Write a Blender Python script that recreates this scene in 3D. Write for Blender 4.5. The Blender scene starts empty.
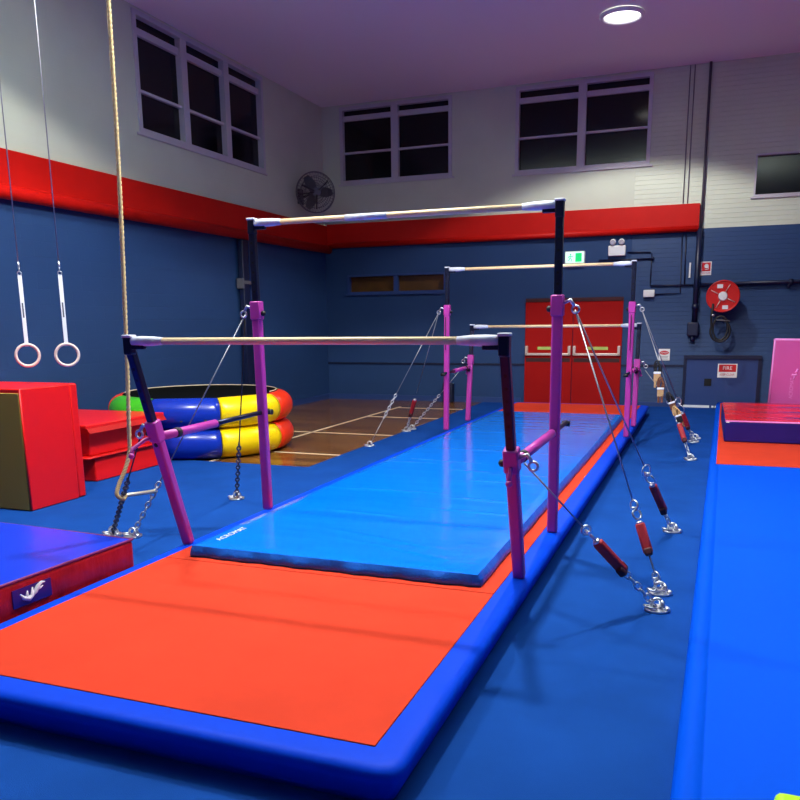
import bpy, bmesh, math, random
from mathutils import Vector, Matrix
random.seed(7)
V = Vector
PI = math.pi
SC = bpy.context.scene
COL = SC.collection

# ------------------------------------------------------------------ camera
H, CX, CY = 1.7337, 2.2051, -4.6541
YAW, PIT, ROLL, FPX, PCY = 0.36457, 0.19933, -0.01097, 797.03, 482.6
fw = V((-math.sin(YAW)*math.cos(PIT), math.cos(YAW)*math.cos(PIT), -math.sin(PIT)))
rt = V((math.cos(YAW), math.sin(YAW), 0)); up = rt.cross(fw)
r2 = math.cos(ROLL)*rt + math.sin(ROLL)*up
u2 = -math.sin(ROLL)*rt + math.cos(ROLL)*up
cam = bpy.data.cameras.new('camera'); camo = bpy.data.objects.new('camera', cam)
COL.objects.link(camo)
m = Matrix((r2, u2, -fw)).transposed().to_4x4(); m.translation = V((CX, CY, H))
camo.matrix_world = m
cam.sensor_fit = 'HORIZONTAL'; cam.sensor_width = 36; cam.lens = FPX/800*36
cam.shift_y = (PCY-400)/800; cam.clip_start = .05
SC.camera = camo

# ------------------------------------------------------------------ world, lamps, exposure
W = bpy.data.worlds.new('world'); SC.world = W; W.use_nodes = True
W.node_tree.nodes['Background'].inputs[0].default_value = (.02, .03, .05, 1)
W.node_tree.nodes['Background'].inputs[1].default_value = 1
SC.view_settings.view_transform = 'Standard'; SC.view_settings.look = 'None'
SC.view_settings.exposure = -.2; SC.view_settings.gamma = 1

def spot(name, loc, power, half, blend=.12, rad=.22, col=(1, .98, .94), rot=(0, 0, 0)):
    l = bpy.data.lights.new(name, 'SPOT'); l.energy = power; l.color = col
    l.spot_size = math.radians(2*half); l.spot_blend = blend; l.shadow_soft_size = rad
    o = bpy.data.objects.new(name, l); COL.objects.link(o); o.location = loc; o.rotation_euler = rot
    return o
spot('high_bay_light', (.25, 1.6, 6.1), 1560, 70, rad=.13)
spot('high_bay_light', (.7, 9.0, 6.1), 660, 66.5, .16, rad=.13)
spot('high_bay_light', (-2.9, .45, 6.1), 920, 71.5, rad=.13)
# added upward fill without fixtures, brightens the ceiling and upper walls
for x, y, e in ((.25, 1.6, 800), (-2.9, .45, 550), (3.4, 1.0, 550)):
    spot('added_ceiling_fill', (x, y, 5.2), e, 80, .3, .15, col=(.84, 1, .88), rot=(PI, 0, 0))

# ------------------------------------------------------------------ materials
def srgb(r, g, b):
    f = lambda c: (c/255/12.92 if c/255 <= .04045 else ((c/255+.055)/1.055)**2.4)
    return (f(r), f(g), f(b), 1)
MATS = {}
def mat(name, col, rough=.5, metal=0, spec=.5, var=0, vscale=8, bump=0, bscale=40, stretch=None, emit=None, coat=0, bdist=.01, detail=4):
    if name in MATS: return MATS[name]
    M = bpy.data.materials.new(name); M.use_nodes = True; MATS[name] = M
    nt = M.node_tree; b = nt.nodes['Principled BSDF']
    b.inputs['Base Color'].default_value = col; b.inputs['Roughness'].default_value = rough
    b.inputs['Metallic'].default_value = metal; b.inputs['Specular IOR Level'].default_value = spec
    b.inputs['Coat Weight'].default_value = coat
    tc = nt.nodes.new('ShaderNodeTexCoord'); mp = nt.nodes.new('ShaderNodeMapping')
    nt.links.new(tc.outputs['Object'], mp.inputs[0])
    if stretch: mp.inputs['Scale'].default_value = stretch
    if var:
        n = nt.nodes.new('ShaderNodeTexNoise'); n.inputs['Scale'].default_value = vscale; n.inputs['Detail'].default_value = 5
        nt.links.new(mp.outputs[0], n.inputs['Vector'])
        r = nt.nodes.new('ShaderNodeMapRange'); r.inputs[1].default_value = .3; r.inputs[2].default_value = .7
        r.inputs[3].default_value = 1-var; r.inputs[4].default_value = 1+var
        nt.links.new(n.outputs[0], r.inputs[0])
        x = nt.nodes.new('ShaderNodeVectorMath'); x.operation = 'SCALE'; x.inputs[0].default_value = col[:3]
        nt.links.new(r.outputs[0], x.inputs['Scale']); nt.links.new(x.outputs[0], b.inputs['Base Color'])
    if bump:
        n = nt.nodes.new('ShaderNodeTexNoise'); n.inputs['Scale'].default_value = bscale; n.inputs['Detail'].default_value = detail
        nt.links.new(mp.outputs[0], n.inputs['Vector'])
        bp = nt.nodes.new('ShaderNodeBump'); bp.inputs['Strength'].default_value = bump; bp.inputs['Distance'].default_value = bdist
        nt.links.new(n.outputs[0], bp.inputs['Height']); nt.links.new(bp.outputs[0], b.inputs['Normal'])
    if emit:
        b.inputs['Emission Color'].default_value = col; b.inputs['Emission Strength'].default_value = emit
    return M

def wall_mat(name, split, blue, white, boards_x=None, brick=False):
    """painted wall: blue below `split`, off-white above; weatherboards beyond boards_x or painted bricks"""
    M = bpy.data.materials.new(name); M.use_nodes = True; nt = M.node_tree; N = nt.nodes; Lk = nt.links.new
    b = N['Principled BSDF']; b.inputs['Roughness'].default_value = .55; b.inputs['Specular IOR Level'].default_value = .3
    tc = N.new('ShaderNodeTexCoord'); sx = N.new('ShaderNodeSeparateXYZ'); Lk(tc.outputs['Object'], sx.inputs[0])
    gt = N.new('ShaderNodeMath'); gt.operation = 'GREATER_THAN'; gt.inputs[1].default_value = split; Lk(sx.outputs['Z'], gt.inputs[0])
    ns = N.new('ShaderNodeTexNoise'); ns.inputs['Scale'].default_value = 1.3; ns.inputs['Detail'].default_value = 6; Lk(tc.outputs['Object'], ns.inputs['Vector'])
    rr = N.new('ShaderNodeMapRange'); rr.inputs[3].default_value = .9; rr.inputs[4].default_value = 1.1; Lk(ns.outputs[0], rr.inputs[0])
    mx = N.new('ShaderNodeMix'); mx.data_type = 'RGBA'; Lk(gt.outputs[0], mx.inputs['Factor'])
    mx.inputs['A'].default_value = blue; mx.inputs['B'].default_value = white
    sc = N.new('ShaderNodeVectorMath'); sc.operation = 'SCALE'; Lk(mx.outputs['Result'], sc.inputs[0]); Lk(rr.outputs[0], sc.inputs['Scale'])
    Lk(sc.outputs[0], b.inputs['Base Color'])
    bp = N.new('ShaderNodeBump'); bp.inputs['Strength'].default_value = .6; bp.inputs['Distance'].default_value = .012
    if boards_x is not None:
        # lapped boards, 0.15 m pitch: saw-tooth height profile
        mul = N.new('ShaderNodeMath'); mul.operation = 'MULTIPLY'; mul.inputs[1].default_value = 1/.085; Lk(sx.outputs['Z'], mul.inputs[0])
        fr = N.new('ShaderNodeMath'); fr.operation = 'FRACT'; Lk(mul.outputs[0], fr.inputs[0])
        iv = N.new('ShaderNodeMath'); iv.operation = 'SUBTRACT'; iv.inputs[0].default_value = 1; Lk(fr.outputs[0], iv.inputs[1])
        gx = N.new('ShaderNodeMath'); gx.operation = 'GREATER_THAN'; gx.inputs[1].default_value = boards_x; Lk(sx.outputs['X'], gx.inputs[0])
        hm = N.new('ShaderNodeMath'); hm.operation = 'MULTIPLY'; Lk(iv.outputs[0], hm.inputs[0]); Lk(gx.outputs[0], hm.inputs[1])
        bp.inputs['Distance'].default_value = .016; bp.inputs['Strength'].default_value = .9
        Lk(hm.outputs[0], bp.inputs['Height'])
    else:
        cb = N.new('ShaderNodeCombineXYZ'); Lk(sx.outputs['Y' if brick == 'y' else 'X'], cb.inputs[0]); Lk(sx.outputs['Z'], cb.inputs[1])
        bk = N.new('ShaderNodeTexBrick'); Lk(cb.outputs[0], bk.inputs['Vector']); bk.inputs['Scale'].default_value = 1
        bk.inputs['Brick Width'].default_value = .4; bk.inputs['Row Height'].default_value = .2; bk.inputs['Mortar Size'].default_value = .006
        bk.inputs['Color1'].default_value = (1, 1, 1, 1); bk.inputs['Color2'].default_value = (1, 1, 1, 1); bk.inputs['Mortar'].default_value = (0, 0, 0, 1)
        bp.inputs['Strength'].default_value = .35; bp.inputs['Distance'].default_value = .006
        Lk(bk.outputs['Color'], bp.inputs['Height'])
    Lk(bp.outputs[0], b.inputs['Normal'])
    return M

def wood_floor_mat():
    M = bpy.data.materials.new('varnished floorboards'); M.use_nodes = True; nt = M.node_tree; N = nt.nodes; Lk = nt.links.new
    b = N['Principled BSDF']; b.inputs['Roughness'].default_value = .22; b.inputs['Specular IOR Level'].default_value = .5
    tc = N.new('ShaderNodeTexCoord'); mp = N.new('ShaderNodeMapping'); Lk(tc.outputs['Object'], mp.inputs[0])
    bk = N.new('ShaderNodeTexBrick'); Lk(mp.outputs[0], bk.inputs['Vector']); bk.inputs['Scale'].default_value = 1
    bk.inputs['Brick Width'].default_value = 1.9; bk.inputs['Row Height'].default_value = .085; bk.inputs['Mortar Size'].default_value = .002
    bk.inputs['Color1'].default_value = srgb(138, 92, 40); bk.inputs['Color2'].default_value = srgb(100, 62, 26); bk.inputs['Mortar'].default_value = srgb(50, 26, 12)
    mp2 = N.new('ShaderNodeMapping'); mp2.inputs['Scale'].default_value = (1.2, 14, 1); Lk(tc.outputs['Object'], mp2.inputs[0])
    ns = N.new('ShaderNodeTexNoise'); ns.inputs['Scale'].default_value = 2.5; ns.inputs['Detail'].default_value = 6; Lk(mp2.outputs[0], ns.inputs['Vector'])
    rr = N.new('ShaderNodeMapRange'); rr.inputs[3].default_value = .65; rr.inputs[4].default_value = 1.35; Lk(ns.outputs[0], rr.inputs[0])
    sc = N.new('ShaderNodeVectorMath'); sc.operation = 'SCALE'; Lk(bk.outputs['Color'], sc.inputs[0]); Lk(rr.outputs[0], sc.inputs['Scale'])
    Lk(sc.outputs[0], b.inputs['Base Color'])
    return M

BLUE_W = srgb(34, 63, 108); WHITE_W = srgb(198, 204, 186)
M_back = wall_mat('painted back wall', 3.40, BLUE_W, WHITE_W, boards_x=.72)
M_left = wall_mat('painted left wall', 3.40, BLUE_W, WHITE_W, brick='y')
M_side = wall_mat('painted plain wall', 3.40, BLUE_W, WHITE_W, brick='y')
M_ceil = mat('white ceiling paint', srgb(235, 233, 232), .8)
M_wood = wood_floor_mat()
M_carpet = mat('blue gym carpet', srgb(20, 66, 142), .95, spec=.04, var=.10, vscale=2.2, bump=.25, bscale=260, bdist=.004)
M_red = mat('red wall paint', srgb(192, 18, 10), .5, spec=.2, var=.05, vscale=3)
M_frame = mat('white window paint', srgb(190, 186, 194), .5)
M_glass = mat('dark night glass', srgb(13, 12, 18), .12, spec=.35)
M_amber = mat('amber louvre glass', srgb(86, 56, 20), .25, var=.2, vscale=3)
M_navy = mat('navy pipe paint', srgb(14, 24, 58), .4)
M_bluepaint = mat('blue gloss paint', srgb(36, 62, 118), .45)
M_orange = mat('orange carpet bonded foam', srgb(206, 58, 33), .9, spec=.15, var=.06, vscale=3, bump=.2, bscale=220, bdist=.004)
M_rim = mat('royal blue vinyl rim', srgb(0, 64, 208), .5, spec=.06, bump=.12, bscale=9, bdist=.02)
M_sky = mat('light blue vinyl', srgb(0, 114, 228), .13, spec=.36, var=.02, vscale=2, bump=.16, bscale=2.6, bdist=.03, stretch=(.7, 2.6, 1), detail=2.5)
M_skyside = mat('blue vinyl side panel', srgb(20, 108, 224), .4, bump=.6, bscale=9, bdist=.03, stretch=(1.4, 1.4, .7))
M_bmat = mat('bright blue vinyl', srgb(0, 76, 208), .6, spec=.02, bump=.1, bscale=3, bdist=.02)
M_crash = mat('blue crash mat vinyl', srgb(14, 58, 210), .25, spec=.35, bump=.14, bscale=3.2, bdist=.03)
M_darkred = mat('dark red vinyl', srgb(176, 8, 22), .4, bump=.7, bscale=7, bdist=.03, stretch=(1, 1, .5))
M_redv = mat('red vinyl', srgb(226, 20, 18), .33, spec=.45, bump=.25, bscale=5, bdist=.02)
M_olive = mat('mustard vinyl', srgb(158, 130, 58), .55, spec=.2, bump=.15, bscale=5, bdist=.02)
M_navyv = mat('navy vinyl', srgb(22, 18, 110), .4, bump=.1, bscale=4)
M_pinkv = mat('magenta vinyl', srgb(206, 82, 166), .45, bump=.1, bscale=4, bdist=.02)
M_pinkl = mat('light pink vinyl', srgb(232, 138, 216), .4)
M_lime = mat('lime vinyl', srgb(180, 236, 0), .4, bump=.1, bscale=6)
M_purple = mat('purple powder coat', srgb(176, 56, 152), .32, spec=.5)
M_ext = mat('dark navy steel tube', srgb(30, 34, 60), .3, metal=.6)
M_black = mat('black rubber', srgb(14, 13, 18), .6)
M_hole = mat('dark pin hole', srgb(5, 5, 8), .8)
M_steel = mat('zinc steel', srgb(205, 208, 215), .3, metal=.9)
M_cable = mat('galvanised wire rope', srgb(150, 152, 162), .4, metal=.7)
M_bar = mat('pale laminated wood', srgb(236, 206, 160), .5, var=.07, vscale=12, stretch=(.3, 5, 5))
M_chalk = mat('chalky grey fitting', srgb(196, 200, 216), .6, var=.15, vscale=14)
M_rope = mat('natural rope', srgb(206, 180, 130), .85)
M_ring = mat('birch ring wood', srgb(222, 200, 190), .45)
M_strap = mat('white webbing', srgb(232, 234, 240), .75)
M_white = mat('white plastic', srgb(236, 238, 236), .4)
M_tape = mat('black tape', srgb(30, 32, 40), .5)
M_doorred = mat('red door paint', srgb(164, 10, 7), .55, spec=.15, var=.04, vscale=2)
M_doordark = mat('dark red lintel and painted bar shadow', srgb(64, 6, 8), .5)  # dark lintel colour, also used for the shade painted under the push bars
M_push = mat('brushed push bar', srgb(226, 206, 190), .35, metal=.4)
M_glow = mat('pale green exit label', srgb(176, 196, 96), .5)
M_green = mat('exit sign green', srgb(10, 200, 110), .4, emit=.9)
M_exitw = mat('exit sign white', srgb(200, 255, 225), .4, emit=1.1)
M_greyf = mat('grey fan wire', srgb(92, 92, 100), .5)
M_fand = mat('dark fan metal', srgb(40, 38, 46), .5)
M_signred = mat('sign red', srgb(200, 20, 30), .45)
M_hose = mat('black rubber hose', srgb(16, 16, 20), .5)
M_reel = mat('red reel enamel', srgb(206, 24, 16), .35)
M_line = mat('cream line paint', srgb(222, 200, 168), .5)
M_pred = mat('red tube vinyl', srgb(244, 54, 20), .3)
M_pyel = mat('yellow tube vinyl', srgb(250, 214, 0), .3)
M_pblu = mat('blue tube vinyl', srgb(18, 50, 170), .22)
M_pgre = mat('green tube vinyl', srgb(70, 190, 30), .3)
M_mesh = mat('black trampoline mesh', srgb(9, 11, 12), .9, spec=.05)
M_sleeve = mat('red tensioner sleeve', srgb(168, 26, 40), .6, var=.15, vscale=20)
M_tan = mat('tan leather', srgb(190, 150, 104), .7, var=.15, vscale=20)
M_brown = mat('brown leather', srgb(110, 62, 40), .7)
M_dkchain = mat('dark chain steel', srgb(96, 98, 112), .3, metal=.9)
M_lamp = mat('lamp lens', (1, .97, .93, 1), .4, emit=6)

# ------------------------------------------------------------------ mesh helpers
def frame_for(d):
    d = d.normalized(); a = V((0, 0, 1)) if abs(d.z) < .95 else V((1, 0, 0))
    x = d.cross(a).normalized(); return x, d.cross(x).normalized()

class MB:
    def __init__(s): s.b = bmesh.new(); s.mi = 0
    def _f(s, vs, smooth=False):
        try:
            f = s.b.faces.new(vs); f.material_index = s.mi; f.smooth = smooth; return f
        except ValueError: return None
    def box(s, x0, x1, y0, y1, z0, z1, bev=0, seg=2, M=None):
        t = bmesh.new(); bmesh.ops.create_cube(t, size=1)
        for v in t.verts: v.co = V(((x0+x1)/2+v.co.x*(x1-x0), (y0+y1)/2+v.co.y*(y1-y0), (z0+z1)/2+v.co.z*(z1-z0)))
        if bev: bmesh.ops.bevel(t, geom=t.edges[:], offset=bev, segments=seg, profile=.5, affect='EDGES')
        s.merge(t, M, smooth=bool(bev), flats=True); return s
    def merge(s, t, M=None, smooth=False, flats=False, big=False):
        mp = {}; t.normal_update(); am = max(f.calc_area() for f in t.faces)
        def sm(f):
            if flats and max(abs(c) for c in f.normal) > .999: return False
            if big and f.calc_area() > .15*am: return False
            return smooth
        for v in t.verts: mp[v] = s.b.verts.new(M @ v.co if M else v.co)
        for f in t.faces: s._f([mp[v] for v in f.verts], sm(f))
        t.free()
    def obox(s, p0, p1, wx, wy, bev=0, seg=2, upv=None):
        """rectangular bar from p0 to p1"""
        p0, p1 = V(p0), V(p1); d = p1-p0; L = d.length; d.normalize()
        x = V((1, 0, 0)) if upv is None else V(upv)
        x = (x-d*x.dot(d)).normalized(); y = d.cross(x)
        M = Matrix((x, y, d)).transposed().to_4x4(); M.translation = p0
        return s.box(-wx/2, wx/2, -wy/2, wy/2, 0, L, bev, seg, M)
    def tube(s, pts, r, n=10, cap=True, closed=False, rad=None):
        pts = [V(p) for p in pts]; rings = []; N = len(pts); px = None
        for i, p in enumerate(pts):
            if closed: d = pts[(i+1) % N]-pts[i-1]
            else: d = pts[min(i+1, N-1)]-pts[max(i-1, 0)]
            d.normalize()
            if px is None: x, y = frame_for(d)
            else:
                x = (px-d*px.dot(d)).normalized(); y = d.cross(x)
            px = x; rr = rad[i] if rad else r
            rings.append([s.b.verts.new(p+(x*math.cos(2*PI*k/n)+y*math.sin(2*PI*k/n))*rr) for k in range(n)])
        for i in range(N if closed else N-1):
            a, b = rings[i], rings[(i+1) % N]
            off = 0
            if closed and i == N-1:
                off = min(range(n), key=lambda o: (a[0].co-b[o].co).length)
            for k in range(n): s._f([a[k], a[(k+1) % n], b[(k+1+off) % n], b[(k+off) % n]], True)
        if cap and not closed: s._f(rings[0][::-1]); s._f(rings[-1])
        return s
    def disc(s, c, d, r, h, n=24, r2=None):
        c = V(c); d = V(d).normalized()
        return s.tube([c, c+d*h], r, n, rad=[r, r if r2 is None else r2])
    def torus(s, c, d, R, r, n=36, m=8, a0=0, a1=2*PI, x=None):
        c, d = V(c), V(d).normalized()
        if x is None: x, y = frame_for(d)
        else: x = (V(x)-d*V(x).dot(d)).normalized(); y = d.cross(x)
        full = abs(a1-a0-2*PI) < 1e-6
        k = n if full else n+1
        return s.tube([c+(x*math.cos(a0+(a1-a0)*i/n)+y*math.sin(a0+(a1-a0)*i/n))*R for i in range(k)], r, m, closed=full)
    def chain(s, p0, p1, L=.05, w=.03, r=.006):
        p0, p1 = V(p0), V(p1); d = p1-p0; n = max(2, int(d.length/(L*.72))); u = d.normalized(); x, y = frame_for(u)
        for i in range(n):
            c = p0+d*((i+.5)/n); t = x if i % 2 else y
            pts = [c+u*(math.cos(a)*L/2)+t*(math.sin(a)*w/2) for a in [2*PI*q/8 for q in range(8)]]
            s.tube(pts, r, 5, closed=True)
        return s
    def quad(s, a, b, c, d): s._f([s.b.verts.new(V(p)) for p in (a, b, c, d)]); return s
    def ball(s, c, r, n=12, sc=(1, 1, 1)):
        t = bmesh.new(); bmesh.ops.create_uvsphere(t, u_segments=n, v_segments=n//2+2, radius=r)
        for v in t.verts: v.co = V((v.co.x*sc[0]+c[0], v.co.y*sc[1]+c[1], v.co.z*sc[2]+c[2]))
        s.merge(t, smooth=True); return s
    def build(s, name, mats, parent=None, root=None):
        """link as one mesh; coordinates are world ones, moved into the frame of `root`/parent"""
        me = bpy.data.meshes.new(name)
        o0 = V((0, 0, 0))
        q = parent
        while q is not None: o0 = o0+V(q.location); q = q.parent
        if root is not None: o0 = V(root)
        for v in s.b.verts: v.co -= o0
        bmesh.ops.recalc_face_normals(s.b, faces=s.b.faces[:])
        s.b.to_mesh(me); s.b.free()
        for mm in (mats if isinstance(mats, (list, tuple)) else [mats]): me.materials.append(mm)
        o = bpy.data.objects.new(name, me); COL.objects.link(o)
        if parent is not None: o.parent = parent
        elif root is not None: o.location = V(root)
        return o

def tag(o, label, cat, group=None):
    o['label'] = label; o['category'] = cat
    if group: o['group'] = group
    return o
def thing(name, loc, label, cat, group=None):
    o = bpy.data.objects.new(name, None); COL.objects.link(o); o.location = loc; o.empty_display_size = .1
    return tag(o, label, cat, group)
def struct(o): o['kind'] = 'structure'; return o
def text_part(name, txt, size, M, m_, parent, ext=.001, sx=1):
    c = bpy.data.curves.new(name, 'FONT'); c.body = txt; c.size = size; c.align_x = 'CENTER'; c.align_y = 'CENTER'; c.extrude = ext
    t = bpy.data.objects.new(name, c); COL.objects.link(t)
    bpy.context.view_layer.update()
    me = bpy.data.meshes.new_from_object(t.evaluated_get(bpy.context.evaluated_depsgraph_get()))
    bpy.data.objects.remove(t)
    o0 = V((0, 0, 0)); q = parent
    while q is not None: o0 = o0+V(q.location); q = q.parent
    for v in me.vertices: v.co = (M @ V((v.co.x*sx, v.co.y, v.co.z)))-o0
    me.materials.clear(); me.materials.append(m_)
    o = bpy.data.objects.new(name, me); COL.objects.link(o); o.parent = parent
    return o
def basis(o, x, y):
    x, y = V(x).normalized(), V(y).normalized(); z = x.cross(y)
    M = Matrix((x, y, z)).transposed().to_4x4(); M.translation = V(o); return M

# ------------------------------------------------------------------ room shell
XL, XR, YB, YF, ZC = -5.92, 6.4, 12.1, -7.5, 6.3
struct(MB().box(XL-.2, XR+.2, YF-.2, YB+.2, -.2, 0).build('floor', M_wood))
struct(MB().box(XL-.2, XR+.2, YF-.2, YB+.2, ZC, ZC+.15).build('ceiling', M_ceil))

def holed_wall(name, u0, u1, z0, z1, holes, P, depth, m_):
    """wall in the plane P(u, z, n); n = distance into the wall. Holes get reveals of `depth`."""
    us = sorted({u0, u1, *[h[0] for h in holes], *[h[1] for h in holes]})
    zs = sorted({z0, z1, *[h[2] for h in holes], *[h[3] for h in holes]})
    b = MB()
    for i in range(len(us)-1):
        for j in range(len(zs)-1):
            cu, cz = (us[i]+us[i+1])/2, (zs[j]+zs[j+1])/2
            inh = any(h[0] < cu < h[1] and h[2] < cz < h[3] for h in holes)
            n = depth if inh else 0
            b.quad(P(us[i], zs[j], n), P(us[i+1], zs[j], n), P(us[i+1], zs[j+1], n), P(us[i], zs[j+1], n))
    for h in holes:
        a, c, d, e = h
        for (p, q) in (((a, d), (c, d)), ((c, d), (c, e)), ((c, e), (a, e)), ((a, e), (a, d))):
            b.quad(P(*p, 0), P(*q, 0), P(*q, depth), P(*p, depth))
    n = .2
    b.quad(P(u0, z0, n), P(u1, z0, n), P(u1, z1, n), P(u0, z1, n))
    for (p, q) in (((u0, z0), (u1, z0)), ((u1, z0), (u1, z1)), ((u1, z1), (u0, z1)), ((u0, z1), (u0, z0))):
        b.quad(P(*p, 0), P(*q, 0), P(*q, n), P(*p, n))
    bmesh.ops.remove_doubles(b.b, verts=b.b.verts[:], dist=1e-5)
    return struct(b.build(name, m_))

PB = lambda u, z, n: (u, YB+n, z)
PL = lambda u, z, n: (XL-n, u, z)
ZT = 6.25
W1 = (-5.49, -2.96, 4.68, ZT); W2 = (-1.63, .98, 4.62, ZT); W3 = (2.84, 4.7, 3.92, 4.66)
WL = (-5.38, -3.09, 2.35, 2.76); W4 = (5.86, 9.55, 4.55, ZT)
holed_wall('wall_back', XL, XR, 0, ZC, [W1, W2, W3, WL], PB, .12, M_back)
holed_wall('wall_left', YF, YB, 0, ZC, [W4], PL, .12, M_left)
struct(MB().box(XR, XR+.2, YF, YB, 0, ZC).build('wall_right', M_side))
struct(MB().box(XL, XR, YF-.2, YF, 0, ZC).build('wall_front', M_side))

def window(name, P, h, cols, rows, fr, m_f, m_g, lw=.07, sill=True):
    a, c, d, e = h
    g = MB(); 
    def bar(u0, u1, z0, z1, n0, n1, b):
        p, q = V(P(u0, z0, n0)), V(P(u1, z1, n1))
        b.box(min(p.x, q.x), max(p.x, q.x), min(p.y, q.y), max(p.y, q.y), min(p.z, q.z), max(p.z, q.z))
    f = MB()
    bar(a, c, d, d+lw, -.03, .09, f); bar(a, c, e-lw, e, -.03, .09, f)
    bar(a, a+lw, d+lw, e-lw, -.03, .09, f); bar(c-lw, c, d+lw, e-lw, -.03, .09, f)
    w = (c-a)/cols
    for i in range(1, cols): bar(a+w*i-lw*1.1, a+w*i+lw*1.1, d+lw, e-lw, -.02, .09, f)
    for z in rows: k_ = .02 if z < 5.6 else .05; bar(a+lw, c-lw, z-k_, z+k_, .02, .08, f)
    root = struct(f.build(name, m_f))
    for i in range(cols):
        g = MB(); bar(a+w*i+.02, a+w*(i+1)-.02, d+.02, e-.02, .085, .1, g)
        g.build('pane', m_g, root)
    if sill:
        s_ = MB(); bar(a-.05, c+.05, d-.035, d, -.035, .02, s_); s_.build('window_sill', m_f, root)
    return root
window('window_1', PB, W1, 2, (5.32, 6.02), 0, M_frame, M_glass)
window('window_2', PB, W2, 2, (5.30, 6.0), 0, M_frame, M_glass)
window('window_3', PB, W3, 1, (), 0, M_frame, M_glass, lw=.03)
window('window_4', PL, W4, 3, (5.16, 5.98), 0, M_frame, M_glass)
window('window_5', PB, WL, 2, (), 0, M_bluepaint, M_amber, lw=.04)

# red bulkhead band with a half-round pipe along its lower edge
b = MB(); b.box(XL, XL+.10, YF, YB, 3.36, 3.82); b.tube([(XL+.09, YF, 3.32), (XL+.09, YB, 3.32)], .085, 16)
struct(b.build('trim_1', M_red))
b = MB(); b.box(XL+.10, 1.93, YB-.10, YB, 3.42, 3.85); b.tube([(XL+.09, YB-.07, 3.40), (1.93, YB-.07, 3.40)], .06, 16)
struct(b.build('trim_2', M_red))
struct(MB().box(XL, 1.9, YB-.02, YB, .80, .84).build('trim_3', M_navy))
struct(MB().box(XL, -1.42, YB-.025, YB, 0, .12).build('baseboard_back', M_bluepaint))
struct(MB().box(.72, 6.3, YB-.025, YB, 0, .1).build('baseboard_right', M_bluepaint))
struct(MB().box(XL, XL+.025, YF, YB, 0, .12).build('baseboard_left', M_bluepaint))

# carpet laid over the boards (L-shaped), court lines on the bare boards
b = MB(); b.box(XL+.03, XR, YF, 3.86, 0, .012); b.box(-2.24, XR, 3.86, YB-.03, 0, .012)
struct(b.build('floor_carpet', M_carpet))
b = MB()
b.box(-3.69, -3.64, 3.9, 10.8, 0, .003); b.box(-3.64, -2.26, 4.81, 4.86, 0, .003); b.box(-5.8, -2.26, 6.75, 6.80, 0, .003)
b.box(-3.64, -2.26, 9.0, 9.06, 0, .003); b.box(-3.64, -2.26, 10.6, 10.66, 0, .003); b.box(-4.6, -4.1, 3.93, 3.98, 0, .003)
struct(b.build('floor_lines', M_line))

# ------------------------------------------------------------------ red double door
b = MB(); x0, x1, zt = -1.345, .61, 2.10
b.box(x0, x1, YB-.06, YB, zt, zt+.07)
door = struct(b.build('door_1', M_doordark))
xm = (x0+x1)/2
for k, (a, c) in enumerate(((x0, xm-.006), (xm+.006, x1))):
    d = MB().box(a, c, YB-.045, YB, .02, zt-.005, .004, 1).build('door_leaf', M_doorred, door)
    p = MB(); p.box(a+.03, c-.03, YB-.13, YB-.09, 1.015, 1.065, .008); p.build('push_bar', M_push, d)
    for xx in (a+.045, c-.045):
        MB().box(xx-.028, xx+.028, YB-.13, YB-.045, 1.02, 1.21, .01).build('bar_bracket', M_push, d)
    MB().box(a+.03, c-.03, YB-.05, YB-.045, .88, .96).build('painted_bar_shadow', M_doordark, d)  # dark strip painted in as the push bar's shadow on the leaf
    lb = MB().box((a+c)/2-.22, (a+c)/2+.22, YB-.05, YB-.045, 1.13, 1.19).build('exit_label', M_glow, d)
# flush blue panel door with a white draught strip
b = MB(); b.box(1.80, 1.86, YB-.05, YB, 0, .96); b.box(1.80, 3.2, YB-.07, YB, .96, 1.03); b.box(3.14, 3.2, YB-.05, YB, 0, .96)
d2 = struct(b.build('door_2', M_navy))
lf = MB().box(1.86, 3.14, YB-.03, YB, .02, .96).build('door_leaf', M_bluepaint, d2)
MB().box(2.2, 2.33, YB-.04, YB-.03, .44, .58).build('latch_hole', M_hole, lf)
MB().box(1.84, 2.32, YB-.06, YB-.03, .015, .06).build('draught_strip', M_white, lf)
for k in range(3): MB().box(2.36+k*.06, 2.40+k*.06, YB-.06, YB-.03, .02, .055).build('draught_strip', M_white, lf)

# ------------------------------------------------------------------ pipes, conduits
r = thing('downpipe', (1.95, YB-.08, 0), 'navy downpipe on the back wall left of the red fire sign', 'pipe')
MB().tube([(1.95, YB-.08, 1.52), (1.95, YB-.08, 3.40)], .05, 12).build('pipe', M_navy, r)
b = MB(); b.box(1.83, 2.04, YB-.16, YB-.001, 1.40, 1.66, .02); b.tube([(1.93, YB-.09, 1.40), (1.93, YB-.09, 1.3)], .04); b.build('foot_box', M_navy, r)
MB().tube([(1.97, YB-.05, 3.40), (1.97, YB-.05, ZC)], .025, 10).build('upper_pipe', mat('grey pipe', srgb(78, 74, 86), .5), r)
MB().box(1.80, 1.83, YB-.03, YB-.001, 2.50, 2.78).build('cover_strip', M_white, r)
MB().tube([(1.95, YB-.08, 1.9), (1.95, YB-.08, 2.0)], .062, 12).build('pipe_collar', M_navy, r)

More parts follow.
